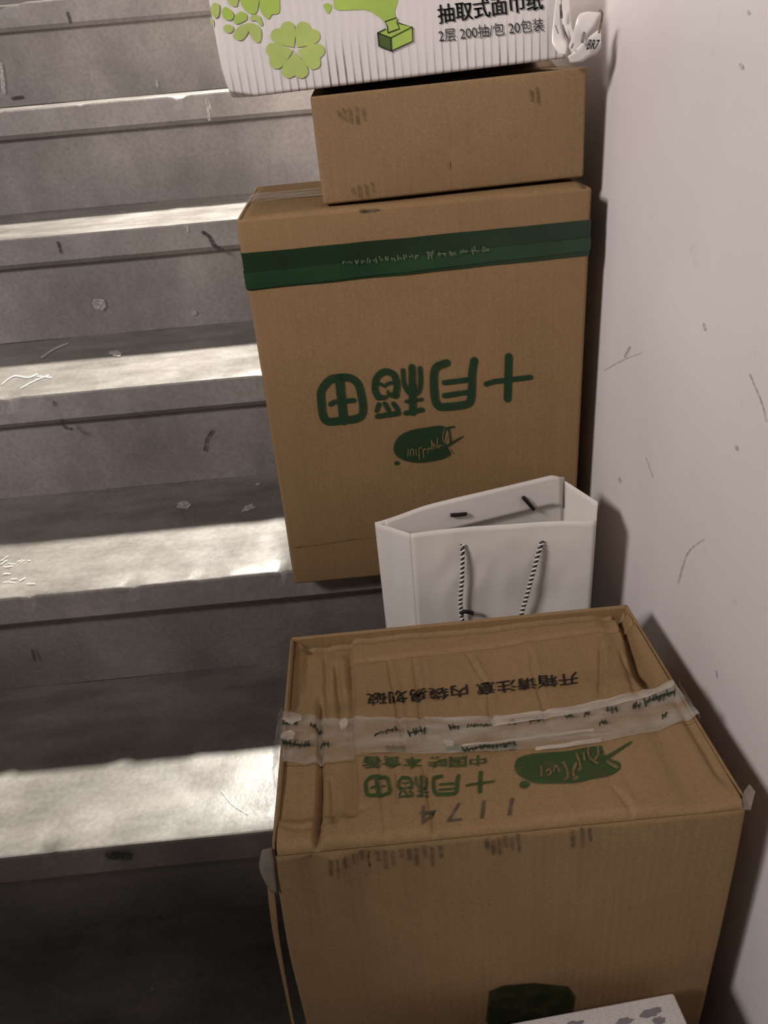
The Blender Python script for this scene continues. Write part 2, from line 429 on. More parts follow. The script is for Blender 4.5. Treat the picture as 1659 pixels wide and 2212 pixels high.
p = Print(); p.blob((250, 763), 13, 6, 0, 0.3); p.lay('paint_splash', tread_map(2), 'splash', stairs, face=UPD)
p = Print(); p.blob((398, 1092), 17, 8, 0, 0.3); p.lay('paint_splash', tread_map(1), 'splash', stairs, face=UPD)
p = Print(); p.blob((535, 1098), 14, 7, -0.4, 0.4); p.lay('paint_splash', tread_map(1), 'splash', stairs, face=UPD)
p = Print(); p.blob((557, 1045), 5, 3, 0, 0.3); p.lay('paint_splash', tread_map(1), 'splash', stairs, face=UPD)
for (x, y) in ((202, 2012), (330, 2136)):
    p = Print(); p.blob((x, y), 3.5, 5, 0.3, 0.2); p.lay('paint_splash', (riser_map(0) if y < 2100 else tread_map(-1)), 'splash', stairs, face=FR if y < 2100 else UPD)
p = Print(); p.stroke([(1, 140), (5, 165), (8, 200)], 9); p.lay('paint_splash', riser_map(5), 'splash', stairs, face=FR)
for (i, pts, w) in ((5, [(338, 175), (340, 188)], 6), (4, [(455, 235), (446, 215), (452, 258)], 6)):
    p = Print(); p.stroke(pts, w); p.lay('paint_splash', riser_map(i) if i == 5 else nose_map(i), 'splash', stairs, face=FR)
p = Print(); p.stroke([(404, 491), (406, 499)], 5); p.lay('paint_splash', nose_map(3), 'splash', stairs, face=FR)
# scratches on the treads, drawn pale
p = Print()
for pts in ([(4, 830), (30, 812), (60, 815), (80, 808)], [(45, 838), (75, 822), (105, 810)], [(80, 812), (110, 815)]): p.stroke(pts, 2.0, w2=3.2)
p.lay('scratch', tread_map(2), 'splash', stairs, face=UPD)
p = Print()
random.seed(31)
for k in range(16):
    x0, y0 = random.uniform(-5, 60), random.uniform(1205, 1262); l_ = random.uniform(6, 18); a_ = random.uniform(-0.7, 0.1)
    p.stroke([(x0, y0), (x0+l_*math.cos(a_), y0+l_*math.sin(a_))], random.uniform(1.2, 2.6), False)
p.lay('scratch', tread_map(1), 'splash', stairs, face=UPD)
p = Print(); p.stroke([(478, 1707), (500, 1735), (534, 1757)], 2.6); p.lay('scratch', tread_map(0), 'splash', stairs, face=UPD)
for (mp, pts, w) in ((nose_map(5), [(146, 28), (152, 48)], 7), (nose_map(3), [(125, 524), (131, 545)], 6),
                     (nose_map(3), [(438, 502), (452, 512), (462, 530), (480, 540)], 8), (nose_map(2), [(116, 868), (118, 875)], 5),
                     (nose_map(2), [(134, 910), (140, 922), (156, 928)], 7), (riser_map(2), [(442, 972), (446, 950), (458, 930)], 5),
                     (riser_map(1), [(69, 1406), (76, 1425)], 6), (riser_map(5), [(28, 212), (48, 210)], 8), (nose_map(0), [(236, 1848), (278, 1850)], 18)):
    p = Print(); p.stroke(pts, w); p.lay('stain', mp, 'stain', stairs, face=FR)
# scuffs on the wall
for pts, w, mt in (([(1360, 750), (1350, 770)], 6, 'scuff'), ([(1305, 800), (1345, 778), (1385, 762)], 3, 'scuff'), ([(1520, 700), (1523, 712)], 6, 'scuff'),
                   ([(1620, 810), (1645, 870), (1655, 910)], 4, 'scuff'), ([(1590, 965), (1592, 970)], 8, 'scuff'), ([(1338, 1035), (1340, 1040)], 7, 'scuff'),
                   ([(1465, 1260), (1485, 1195), (1520, 1165)], 4, 'scuff'), ([(1617, 25), (1618, 28)], 9, 'scuff'), ([(1600, 140), (1603, 146)], 9, 'scuff'),
                   ([(1547, 1450), (1549, 1464)], 4, 'scuff'), ([(1395, 990), (1410, 1030)], 3, 'scuff')):
    p = Print(); p.stroke(pts, w); p.lay('scuff_mark', lambda x, y: pX(x, y, XW-0.0006), mt, wr, face=(-1, 0, 0))

# ------------------------------------------------------------------ brand lettering (strokes as seen, standing on its head)
CH = {
 'tian': ((75, 210, 420, 575), [
    ([(250, 240), (170, 255), (110, 330), (108, 420), (122, 510), (160, 545), (260, 535), (360, 520), (395, 470), (382, 360), (360, 285), (310, 245), (250, 240)], 54, True),
    ([(232, 250), (262, 540)], 60, False), ([(172, 425), (200, 408), (330, 398)], 34, False)]),
 'dao': ((455, 155, 815, 530), [
    ([(500, 375), (478, 320), (490, 240), (545, 200), (605, 220), (628, 290), (618, 365)], 46, True),
    ([(500, 375), (540, 378)], 36, False), ([(590, 360), (625, 362)], 40, False),
    ([(515, 285), (545, 300)], 24, False), ([(560, 285), (595, 275)], 24, False), ([(560, 380), (565, 330)], 12, False),
    ([(490, 470), (505, 425)], 30, False), ([(545, 420), (570, 462)], 32, False), ([(605, 420), (635, 460)], 32, False),
    ([(495, 508), (640, 485)], 36, False),
    ([(670, 190), (680, 290), (720, 350), (770, 345), (790, 290), (788, 175)], 32, True), ([(732, 170), (738, 480)], 50, False),
    ([(695, 405), (800, 390)], 26, False), ([(690, 485), (800, 462)], 34, False)]),
 'yue': ((860, 100, 1185, 470), [
    ([(970, 140), (900, 170), (882, 240), (890, 380), (915, 435), (960, 442), (1090, 428), (1135, 400), (1145, 300), (1148, 200), (1162, 125)], 54, True),
    ([(955, 275), (1120, 255)], 36, False), ([(955, 365), (1120, 340)], 36, False)]),
 'shi': ((1225, 70, 1565, 415), [([(1400, 98), (1392, 385)], 54, False), ([(1245, 285), (1300, 268), (1550, 240)], 36, False)]),
}
def brand(pr, key, box=None, k=1.0, org=(660, 740), sc=520/1659):
    """adds one character; box remaps it to another bounding box in the same kind of coordinates"""
    b0, st = CH[key]
    bx = box or b0; fx, fy = (bx[2]-bx[0])/(b0[2]-b0[0]), (bx[3]-bx[1])/(b0[3]-b0[1])
    for pts, w_, sm in st:
        q = [(org[0]+(bx[0]+(x-b0[0])*fx)*sc, org[1]+(bx[1]+(y-b0[1])*fy)*sc) for x, y in pts]
        pr.stroke(q, w_*sc*(fx+fy)/2*k, smooth=sm)

# ------------------------------------------------------------------ upright carton on the step
BX0, BX1, BY0, BY1, BZ0, BZ1 = -0.1035, 0.2400, 0.2150, 0.4450, H+0.0012, 0.6000
t = thing('cardboard_carton', 'tall brown carton with green tape band and large upside-down green lettering', 'box', ((BX0+BX1)/2, (BY0+BY1)/2, BZ0), group='brown cartons with green lettering')
def bulge3(q):
    u = (q.x-BX0)/(BX1-BX0); v = (q.z-BZ0)/(BZ1-BZ0); q = q.copy()
    a = max(0, 4*u*(1-u))*max(0, 4*v*(1-v))
    if q.y < BY0+0.004: q.y -= 0.0015*a-0.0008*nz(q.x*9, q.z*9)*a
    if q.x < BX0+0.004: q.x += 0.0012*nz(3.1, q.y*12, q.z*8)
    return q
body3 = carton('body', (BX0, BY0, BZ0), (BX1, BY1, BZ1), 0.004, 'card', t, skip=('z+',), n=16, deform=bulge3, thick=0.004)
def flap3(y0, y1, fold):
    def fn(u, v):
        x = BX0+0.003+(BX1-BX0-0.006)*u; y = y0+(y1-y0)*v
        e = min(u, 1-u); f = (y-BY0)/(BY1-BY0); f = min(f, 1-f)
        z = BZ1-0.004+0.004*sstep(0, 0.035, f)-0.003*(1-sstep(0, 0.02, e))+0.0010*nz(x*16, y*16, 2)*(1-u)+0.0028*sstep(0.3, 1.0, u)*sstep(0.03, 0.1, f)
        return (x, y, z)
    return fn
YM = (BY0+BY1)/2+0.01
grid('flap', 40, 16, flap3(BY0+0.001, YM-0.001, 0), 'card', t, 0.0035)
grid('flap', 40, 16, flap3(YM+0.001, BY1-0.001, 0), 'card', t, 0.0035)
def strip3(u, v):
    x = BX0-0.0012+(BX1-BX0+0.0024)*u; y = YM-0.03+0.06*v
    z = flap3(0, 1, 0)(u, y)[2]+0.0012
    return (x, y, z+0.0006*nz(x*40, y*60))
grid('packing_tape', 40, 6, strip3, 'clear_tape', t)
# green tape round the carton
def band(name, zl0, zl1, zr0, zr1, off, mat, par, y_back=0.33):
    """zl*: lower/upper edge at the left corner, zr*: at the right corner"""
    path = []
    r = 0.004
    for k in range(6): path.append((BX0-off, y_back-(y_back-BY0-r)*k/5, 0))
    for k in range(1, 5):
        a = math.pi/2*k/4; path.append((BX0+r-(r+off)*math.cos(a), BY0+r-(r+off)*math.sin(a), 0))
    for k in range(1, 40): path.append((BX0+r+(BX1-BX0-2*r)*k/40, BY0-off, k/40))
    for k in range(0, 5):
        a = math.pi/2*k/4; path.append((BX1-r+(r+off)*math.sin(a), BY0+r-(r+off)*math.cos(a), 1))
    for k in range(1, 6): path.append((BX1+off, BY0+r+(y_back-BY0-r)*k/5, 1))
    V, F = [], []; nv = 8
    for (x, y, u) in path:
        zb = zl0+(zr0-zl0)*u; zt = zl1+(zr1-zl1)*u
        vv = (0.5*0) 
        for k in range(nv+1):
            q = k/nv; z = zb+(zt-zb)*q
            a = 4*u*(1-u)*max(0, 4*((z-BZ0)/(BZ1-BZ0))*(1-(z-BZ0)/(BZ1-BZ0)))
            V.append((x, y-(0.0016*a+0.0004*nz(x*14, z*60, 1.7) if 0 < u < 1 else 0), z+0.0006*nz(x*25, q)))
    n = nv+1
    for i in range(len(path)-1):
        for k in range(nv): F.append((i*n+k, (i+1)*n+k, (i+1)*n+k+1, i*n+k+1))
    return link_mesh(name, V, F, mat, par, True)
def zf(x, y): return pY(x, y, BY0).z
gt = band('green_tape', zf(525, 628), zf(516, 548), zf(1276, 551), zf(1276, 474), 0.0010, 'green_tape', t)
gt2 = band('green_tape', zf(525, 626), zf(520, 590), zf(1276, 540), zf(1276, 512), 0.0018, 'green_tape2', t)
gt['label'] = 'glossy dark green packing tape'; gt2['label'] = 'overlapping second layer of green tape'
p = Print(); random.seed(3)
x = 742.0
while x < 1068:
    if not (902 < x < 922):
        y = 567-(x-742)*0.090
        big = x > 922
        for k in range(3 if big else 2):
            a = random.uniform(-0.5, 0.5); h_ = 10 if big else 6
            p.stroke([(x+k*5-h_*0.3*a, y+random.uniform(-h_, 0)), (x+k*5+h_*a, y+random.uniform(0, h_))], 2.4, False)
        if big: p.stroke([(x-2, y+random.uniform(-6, 6)), (x+14, y+random.uniform(-6, 6)-1)], 2.2, False)
    x += 24 if x > 915 else 13
random.seed(11)
p.lay('tape_print', lambda x, y: pY(x, y, BY0-0.0048), 'tape_print', t, face=FR)
f3 = lambda x, y: (lambda q: Vector((q.x, BY0-0.0011-0.0015*max(0, 4*((q.x-BX0)/(BX1-BX0))*(1-(q.x-BX0)/(BX1-BX0)))*max(0, 4*((q.z-BZ0)/(BZ1-BZ0))*(1-(q.z-BZ0)/(BZ1-BZ0))), q.z)))(pY(x, y, BY0-0.0022))
for key in ('shi', 'yue', 'dao', 'tian'):
    p = Print(); brand(p, key); p.lay('printed_character', f3, 'green_ink', t, face=FR)
def logo(par, mp, mp2, org, sc, mat, xf=lambda x, y: (x, y)):
    """leaf-shaped green emblem with rubbed script, drawn in the crop coordinates of the tall carton"""
    g = lambda q: (lambda a: (org[0]+a[0]*sc, org[1]+a[1]*sc))(xf(*q))
    p = Print()
    out = [(605, 740), (615, 690), (650, 640), (720, 605), (820, 585), (950, 575), (960, 640), (960, 700), (1000, 760), (960, 795), (880, 815), (780, 828), (690, 815), (630, 785)]
    p.poly([g(q) for q in crom(out+[out[0]], 4)[:-1]])
    p.stroke([g((960, 720)), g((1010, 690)), g((1085, 645))], 26*sc, w2=8*sc)
    p.stroke([g((950, 590)), g((985, 600)), g((1000, 690))], 14*sc); p.stroke([g((985, 585)), g((1022, 580))], 14*sc)
    p.blob(g((628, 830)), 17*sc, 15*sc)
    p.lay('printed_emblem', mp, mat, par, face=None)
    q = Print()
    for pts in ([(705, 780), (708, 735)], [(725, 780), (722, 742), (742, 735), (745, 775)], [(765, 775), (760, 735)], [(785, 800), (782, 730), (800, 725)], [(815, 790), (812, 740), (832, 730)],
                [(840, 760), (850, 725), (865, 735)], [(872, 735), (868, 670)], [(885, 730), (880, 690), (905, 720), (908, 655)], [(925, 725), (900, 715), (945, 705)],
                [(960, 590), (945, 640), (955, 690), (968, 640)], [(985, 720), (1010, 760)]):
        q.stroke([g(a) for a in pts], 8*sc)
    q.lay('printed_script', mp2, 'rub' , par, face=None)
M['rub'] = ink('bare_board_script', (0.20, 0.135, 0.06), 0.6, scale=300)
logo(t, f3, lambda x, y: f3(x, y)+Vector((0, -0.0005, 0)), (660, 740), 520/1659, 'green_ink')
# fold line near the foot and faint crease
p = Print(); p.stroke([(632, 1184), (700, 1176), (760, 1166), (830, 1160)], 2.5, w2=2); p.lay('fold_line', f3, 'crease', t, face=FR)
p = Print(); p.blob((783, 456), 8, 5); p.blob((800, 455), 22, 4, -0.1); p.lay('dirt_mark', f3, 'dirt_ink', t, face=FR)

# ------------------------------------------------------------------ plain carton lying on it
B2 = (0.2560, 0.20, 0.0955)   # width, depth, height
z2 = BZ1+0.0022
a2 = math.radians(-1.0)
t = thing('plain_carton', 'small plain brown carton lying between the white printed box and the tall carton', 'box', (-0.0195, 0.2340, z2), (0, a2, 0))
MX2 = t.matrix_world.copy()
def bul2(q):
    u = q.x/B2[0]; v = q.z/B2[2]; q = q.copy()
    if q.y < 0.004: q.y -= 0.0018*max(0, u*(1-u)*4)*max(0, 4*v*(1-v))
    return MX2 @ q
carton('body', (0, 0, 0), B2, 0.003, 'card_mid', t, skip=('z+',), n=12, deform=bul2, thick=0.003)
def flap2(y0, y1, s):
    def fn(u, v):
        x = 0.002+(B2[0]-0.004)*u; y = y0+(y1-y0)*v
        z = B2[2]-0.002+0.0008*math.sin(u*9)+(sstep(0.10, 0.14, y)*(0.0030+0.0042*u) if s > 1 else 0)  # rear flap raised to block lamp light through the gap
        return MX2 @ Vector((x, y, z))
    return fn
grid('flap', 20, 8, flap2(0.001, 0.099, 1), 'card_mid', t, 0.003)
grid('flap', 20, 8, flap2(0.101, 0.199, 2), 'card_mid', t, 0.003)
def onfront2(x, y):
    """hits the carton's turned front face"""
    inv = MX2.inverted(); o_ = inv @ CAM; d_ = inv.to_3x3() @ ray(x, y); k = (-0.0024-o_.y)/d_.y
    return MX2 @ (o_+d_*k)
for marks in ([(730, 240, 12), (741, 236, 22), (754, 234, 30), (769, 232, 36), (783, 232, 26)], [(760, 405, 14), (774, 400, 24), (789, 399, 26), (803, 396, 18)], [(1147, 195, 22), (1160, 190, 34)]):
    for x, y, h_ in marks:
        p = Print(); p.stroke([(x, y), (x+2, y+h_*0.5), (x+3, y+h_)], 5.0); p.lay('smudge', onfront2, 'dirt_ink', t, face=FR)
p = Print(); p.stroke([(970, 350), (971, 363)], 3); p.lay('scratch', onfront2, 'rub', t, face=FR)

# ------------------------------------------------------------------ white tissue carton on top
t = thing('tissue_carton', 'white corrugated tissue carton with lime green flowers and printed text', 'box', (-0.0975, 0.236, 0.7000), (0, math.radians(-1.75), 0))
MX1 = t.matrix_world.copy(); B1 = (0.3155, 0.52, 0.30)
def bul1(q):
    q = q.copy(); u = q.x/B1[0]; v = q.z/B1[2]
    if q.y < 0.004: q.y -= 0.0012*max(0, 4*u*(1-u))*max(0, 4*v*(1-v))
    # crushed lower left corner
    k = max(0, 1-(abs(q.x)+abs(q.z))/0.022)
    if q.y < 0.03: q.z += 0.006*k; q.x += 0.003*k; q.y += 0.004*k*(1+nz(q.x*200, q.z*200))
    return q
me_body = carton('body', (0, 0, 0), B1, 0.0035, 'tissue_board', None, n=14, deform=bul1)
me_body.parent = t                      # its coordinates are the carton's own
INV1 = MX1.inverted()
def onfront1(off):
    def f(x, y):
        o_ = INV1 @ CAM; d_ = INV1.to_3x3() @ ray(x, y); k = (-off-o_.y)/d_.y
        return MX1 @ (o_+d_*k)
    return f
F1, F1b, F1c = onfront1(0.0012), onfront1(0.0015), onfront1(0.0018)
c1 = lambda x, y: (430+x/3.318, y/3.318)
def petal(c, ang, r0, r1, wd):
    """a notched heart-shaped petal pointing at ang (picture coordinates, y down)"""
    ca, sa = math.cos(ang), math.sin(ang); pts = []
    for (f, s) in ((0.0, 0.0), (0.18, 0.34), (0.45, 0.8), (0.72, 1.0), (0.92, 0.82), (1.0, 0.45), (0.93, 0.10), (0.90, 0.0), (0.95, -0.15), (1.0, -0.5), (0.90, -0.88), (0.70, -1.0), (0.45, -0.78), (0.18, -0.34)):
        a, b = r0+(r1-r0)*f, wd*s; pts.append((c[0]+a*ca-b*sa, c[1]+a*sa+b*ca))
    return [q[:2] for q in crom(pts+[pts[0]], 3)[:-1]]
def flower(c, r, rot, name='printed_flower', n=5, mat='lime_soft'):
    p = Print()
    for k in range(n): p.poly(petal(c, rot+2*math.pi*k/n, r*0.09, r, r*0.465))
    return p.lay(name, F1, mat, t, face=FR)
flower((637.5, 107), 62, math.radians(91))
for pts, mt in (([(85, 45), (105, 20), (140, 30), (146, 70), (135, 120), (110, 128), (90, 100), (80, 70)], 'lime_soft'), ([(165, 70), (190, 48), (235, 80), (248, 115), (225, 145), (185, 138), (165, 105)], 'lime'),
                ([(195, -30), (280, -30), (278, 10), (268, 45), (235, 42), (205, 12)], 'lime_soft'), ([(290, -30), (425, -30), (424, 30), (412, 85), (378, 102), (335, 78), (300, 30)], 'lime'),
                ([(435, -30), (560, -30), (577, 35), (574, 85), (555, 100), (520, 105), (500, 135), (470, 120), (436, 65)], 'lime'), ([(246, 150), (262, 105), (305, 82), (340, 105), (338, 140), (295, 165), (262, 172)], 'lime'),
                ([(362, 128), (385, 105), (430, 112), (448, 145), (456, 175), (440, 185), (412, 150), (372, 148)], 'lime_soft'), ([(172, 200), (195, 175), (230, 180), (247, 205), (225, 235), (190, 230)], 'lime_soft'),
                ([(350, 165), (352, 225), (325, 270), (300, 290), (270, 285), (246, 262), (262, 215), (300, 180)], 'lime_soft'), ([(352, 165), (400, 170), (440, 205), (446, 260), (432, 303), (400, 298), (372, 260), (352, 215)], 'lime_soft'),
                ([(78, 120), (95, 140), (98, 170), (85, 185)], 'lime_soft')):
    p = Print(); p.poly([q[:2] for q in crom([c1(*a) for a in pts+[pts[0]]], 4)[:-1]]); p.lay('printed_petal', F1, mt, t, face=FR)
# green field running up out of sight, small leaf
p = Print(); p.poly([c1(*q) for q in ((958, -60), (965, 20), (968, 62), (1000, 74), (1080, 72), (1180, 68), (1230, 82), (1290, 122), (1330, 158), (1410, 130), (1402, 80), (1420, 20), (1440, -60))])
p.poly([q[:2] for q in crom([c1(*q) for q in ((890, 35), (920, 22), (948, 35), (945, 70), (925, 98), (905, 70), (890, 35))], 4)[:-1]])
p.lay('printed_field', F1, 'lime', t, face=FR)
# tissue box icon
p = Print(); p.poly([c1(*q) for q in ((1280, 235), (1375, 270), (1380, 365), (1288, 330))]); p.lay('printed_icon', F1b, 'lime_dark', t, face=FR)
p = Print(); p.poly([c1(*q) for q in ((1280, 235), (1430, 165), (1528, 192), (1375, 270))]); p.poly([c1(*q) for q in ((1375, 270), (1528, 192), (1532, 295), (1380, 365))])
p.lay('printed_icon', F1b, 'lime', t, face=FR)
p = Print(); p.poly([c1(*q) for q in ((1355, 235), (1350, 190), (1332, 155), (1418, 125), (1420, 165), (1436, 205))]); p.lay('printed_icon', F1c, 'lime', t, face=FR)
p = Print()
for pts in ([(1280, 235), (1375, 270), (1528, 192), (1430, 165), (1440, 168)], [(1280, 235), (1335, 208)], [(1280, 235), (1288, 330), (1380, 365), (1532, 295), (1528, 192)], [(1375, 270), (1380, 365)],
            [(1355, 235), (1350, 190), (1332, 155), (1418, 125), (1420, 165), (1436, 205), (1355, 235)]):
    p.stroke([c1(*q) for q in pts], 2.2, False)
p.lay('printed_outline', onfront1(0.0021), 'dark_text', t, face=FR)
p = Print()
for dx in (-0.9, 0.0, 0.9): p.text('抽取式面巾纸', [(948+dx, 52), (1174+dx, 20), (1170+dx, -22), (944+dx, 11)])
p; p.lay('printed_text', F1b, 'dark_text', t, face=FR)
p = Print().text('2层 200抽/包 20包装', [(949, 92), (1176, 67), (1173, 38), (946, 63)], bold=0.0); p.lay('printed_text', F1b, 'dark_text', t, face=FR)
# torn white parcel tape curling off the lower right corner
def ribbon(name, left, right, mat, par, n=6, thick=0.0004):
    A = crom([tuple(pY(x, y, Y)) for x, y, Y in left], n); B = crom([tuple(pY(x, y, Y)) for x, y, Y in right], n)
    V, F = [], []; m_ = 4
    for a, b in zip(A, B):
        for k in range(m_+1): V.append(Vector(a)*(1-k/m_)+Vector(b)*(k/m_))
    for i in range(len(A)-1):
        for k in range(m_): c = i*(m_+1)+k; F.append((c, c+1, c+m_+2, c+m_+1))
    o = link_mesh(name, V, F, mat, par, True); solid(o, thick, 0); return o
tp = ribbon('parcel_tape', [(1203, -40, .2300), (1199, 10, .2290), (1194, 60, .2270), (1192, 90, .2250), (1198, 104, .2230), (1206, 116, .2220)],
            [(1214, -40, .2300), (1212, 10, .2295), (1212, 50, .2290), (1220, 80, .2270), (1228, 98, .2240), (1222, 118, .2220)], 'white_tape', t)
ribbon('parcel_tape', [(1212, -40, .2310), (1211, 15, .2300), (1214, 45, .2280), (1222, 75, .2260), (1232, 96, .2230)],
       [(1233, -40, .2300), (1233, 15, .2290), (1236, 55, .2260), (1240, 72, .2240), (1242, 90, .2220)], 'white_tape', t)
ribbon('parcel_tape', [(1228, 100, .2215), (1236, 78, .2190), (1242, 55, .2170), (1251, 31, .2180), (1272, 25, .2200)],
       [(1238, 122, .2215), (1262, 96, .2190), (1272, 75, .2175), (1288, 55, .2180), (1300, 28, .2200)], 'white_tape', t)
ribbon('parcel_tape', [(1226, 122, .2225), (1240, 112, .2190), (1258, 92, .2180), (1285, 70, .2190), (1298, 62, .2200)],
       [(1232, 136, .2235), (1256, 134, .2220), (1272, 124, .2210), (1288, 116, .2205), (1299, 100, .2205)], 'white_tape', t)
p = Print().text('BR7', [(1266, 108), (1291, 106), (1297, 86), (1273, 85)], bold=0.03); p.lay('printed_text', lambda x, y: pY(x, y, 0.2160), 'dark_text', t, face=FR)
for pts, w_, yy in (([(1294, 70), (1298, 52), (1301, 30), (1296, 22)], 5, 0.2150), ([(1258, 90), (1262, 72)], 7, 0.2150), ([(1235, 103), (1238, 95)], 4, 0.2150),
                    ([(1211, 12), (1213, 38)], 6, 0.2205), ([(1216, 55), (1222, 72), (1231, 90)], 4, 0.2205), ([(1200, 55), (1206, 72)], 3, 0.2205)):
    p = Print(); p.stroke(pts, w_); p.lay('printed_mark', lambda x, y: pY(x, y, yy), 'grey_ink', t, face=FR)

# ------------------------------------------------------------------ creased carton in front, seen from above
LX0, LX1, LY0, LY1, LZ0, LZF, LZB = -0.0870, 0.2280, -0.2455, -0.0030, -H+0.0014, 0.2830, 0.2660
t = thing('cardboard_carton', 'creased brown carton sealed with clear tape in front of the white paper bag', 'box', ((LX0+LX1)/2, (LY0+LY1)/2, LZ0), group='brown cartons with green lettering')
def ztop(y): return LZF+(LZB-LZF)*(y-LY0)/(LY1-LY0)
def topxy(x, y):
    """pixel -> point of the carton's (slightly sloping) top plane"""
    d = ray(x, y); s_ = (LZB-LZF)/(LY1-LY0); k = (LZF+s_*(CAM.y-LY0)-CAM.z)/(d.z-s_*d.y)
    q = CAM+d*k; return q.x, q.y
def gro(x, c, w_): return math.exp(-((x-c)/w_)**2)
def tdz(x, y):
    u, v = x-LX0, y-LY0; WW, DD = LX1-LX0, LY1-LY0
    z = 0.0
    z -= 0.0100*gro(DD-v, 0.0075, 0.0030)*sstep(0.008, 0.02, u)
    z -= 0.0040*math.exp(-max(0, DD-v-0.004)/0.03)*sstep(0.004, 0.02, u)          # fold behind the back rim
    z -= 0.003*sstep(0.0, 0.012, DD-v)*0
    z -= 0.015*gro(WW-u, 0.0100+0.010*(1-sstep(0.13, 0.24, v)), 0.0032+0.004*(1-sstep(0.13, 0.2, v)))*sstep(0.11, 0.15, v)
    z -= 0.004*sstep(0.0, 0.03, WW-u)*sstep(0.13, 0.16, v)*sstep(0.0, 0.012, DD-v)
    z -= 0.004*gro(WW-u, 0.008, 0.004)*(1-sstep(0.08, 0.12, v))*sstep(0.01, 0.03, v) # gap beside the right rim
    z -= 0.004*gro(WW-u, 0.020, 0.010)*sstep(0.1, 0.16, v)
    z -= 0.0026*gro(WW-u, 0.030, 0.014)*(1-sstep(0.08, 0.14, v))
    z -= 0.0030*gro(v, DD-0.034+0.05*(u-0.2), 0.0025)*sstep(0.03, 0.10, u)
    edge = 0.0575+0.004*nz(v*14, 4.2)
    z -= 0.0055*(1-sstep(edge-0.002, edge+0.0015, u))*sstep(0.018, 0.03, v)   # board steps down towards the left end
    z -= 0.0060*gro(u, 0.0295+0.003*nz(v*9, 1), 0.0024)*(1-sstep(0.14, 0.17, v))
    z += 0.0040*gro(u, 0.049, 0.0045)*sstep(0.15, 0.17, v)*(1-sstep(0.205, 0.222, v))
    z -= 0.0028*gro(u, 0.016, 0.004)*sstep(0.14, 0.19, v)
    z -= 0.0016*gro(v, 0.022-0.006*math.sin(u*70), 0.003)*(1-sstep(0.05, 0.075, u))
    z += 0.0013*nz(u*75, v*7, 0.3)*sstep(0.0, 0.02, v) + 0.0016*nz(u*9, v*9, 5)
    z += 0.0032*nz(u*60+3, v*14, 8)*(1-sstep(0.05, 0.07, u))
    z -= 0.0035*math.sin(math.pi*min(1, max(0, u/WW)))*math.sin(math.pi*min(1, max(0, v/DD)))
    for (xa, ya, xb, yb, d_, w_) in BUCK:
        tt = (y-ya)/(yb-ya)
        if -0.15 < tt < 1.15:
            xc = xa+(xb-xa)*tt+0.0012*nz(y*60, xa*50); k = sstep(-0.15, 0.1, tt)*(1-sstep(0.9, 1.15, tt))
            z += k*(-d_*gro(x, xc, w_)+0.5*d_*gro(x, xc+2.2*w_, 1.6*w_))
    # dents along the front edge
    z -= 0.003*(1-sstep(0, 0.03, v))*max(0, nz(u*11, 2.2))
    return z
RF = 0.007
BUCK = []
for (a, b, d_, w_) in (((838, 1420), (868, 1585), 0.0022, 0.0016), ((893, 1420), (915, 1590), 0.0022, 0.0016), ((1010, 1400), (1060, 1480), 0.0018, 0.0016), ((1055, 1495), (1062, 1560), 0.0022, 0.0016), ((1145, 1400), (1180, 1550), 0.0018, 0.0018),
                     ((1300, 1390), (1295, 1490), 0.0024, 0.0020), ((1345, 1400), (1375, 1500), 0.0022, 0.0020), ((820, 1640), (832, 1790), 0.0014, 0.0016), ((915, 1650), (940, 1800), 0.0022, 0.0016), ((855, 1660), (862, 1730), 0.0012, 0.0016),
                     ((1330, 1700), (1400, 1790), 0.0014, 0.0024), ((700, 1400), (705, 1540), 0.0030, 0.0024), ((722, 1420), (735, 1540), 0.0026, 0.0024), ((690, 1660), (685, 1790), 0.0024, 0.0024), ((715, 1670), (722, 1780), 0.0022, 0.0022)):
    (xa, ya), (xb, yb) = topxy(*a), topxy(*b); BUCK.append((xa, ya, xb, yb, d_, w_))
def topf(v0, v1, zoff=0.0, wrap=False):
    def fn(u, v):
        x = LX0+0.0035+(LX1-LX0-0.007)*u
        if wrap and v < 0.15:                                           # rolls over the front edge
            a = (1-v/0.15)*math.pi/2; y = LY0+RF-RF*math.sin(a); z = ztop(y)-RF*(1-math.cos(a))+tdz(x, LY0+RF)*math.cos(a)
            return (x, y-0.0004, z)
        vv = (v-0.15)/0.85 if wrap else v
        a0 = LY0+RF if wrap else v0
        y = a0+(v1-a0)*vv
        return (x, y, ztop(y)+tdz(x, y)+zoff)
    return fn
YS = topxy(1050, 1600)[1]
def buck(x, z):
    u = x-LX0; f = sstep(0.14, 0.24, z)*(1-sstep(0.272, 0.281, z))
    return f*(0.0035*gro(u, 0.026, 0.004)-0.003*gro(u, 0.040, 0.006)+0.0022*gro(u, 0.062, 0.006)+0.0012*nz(u*60, z*10, 2))
def bodyL(q):
    q = q.copy(); hz = sstep(0.0, 1.0, (q.z-LZ0)/(LZF-LZ0))
    top = (q.z-LZ0)/(LZF-LZ0); q.z = LZ0+(q.z-LZ0)*(ztop(q.y)-LZ0)/(LZF-LZ0)
    u = (q.x-LX0)/(LX1-LX0); b_ = max(0, 4*top*(1-top))
    if q.y < LY0+0.004:
        q.y -= 0.004*max(0, 4*u*(1-u))*b_+0.0012*nz(q.x*14, q.z*10, 4)*b_-buck(q.x, q.z)
        q.z -= RF*sstep(0.98, 1.0, top)                                  # the front wall ends where the flap rolls over
    if q.x < LX0+0.004: q.x += 0.003*nz(1.2, q.y*9, q.z*9)*b_-0.004*b_
    if q.x > LX1-0.004: q.x += 0.003*b_*math.sin(3*q.z)
    return q
carton('body', (LX0, LY0, LZ0), (LX1, LY1, LZF), 0.003, 'card_low', t, skip=('z+',), n=44, deform=bodyL, thick=0.0035)
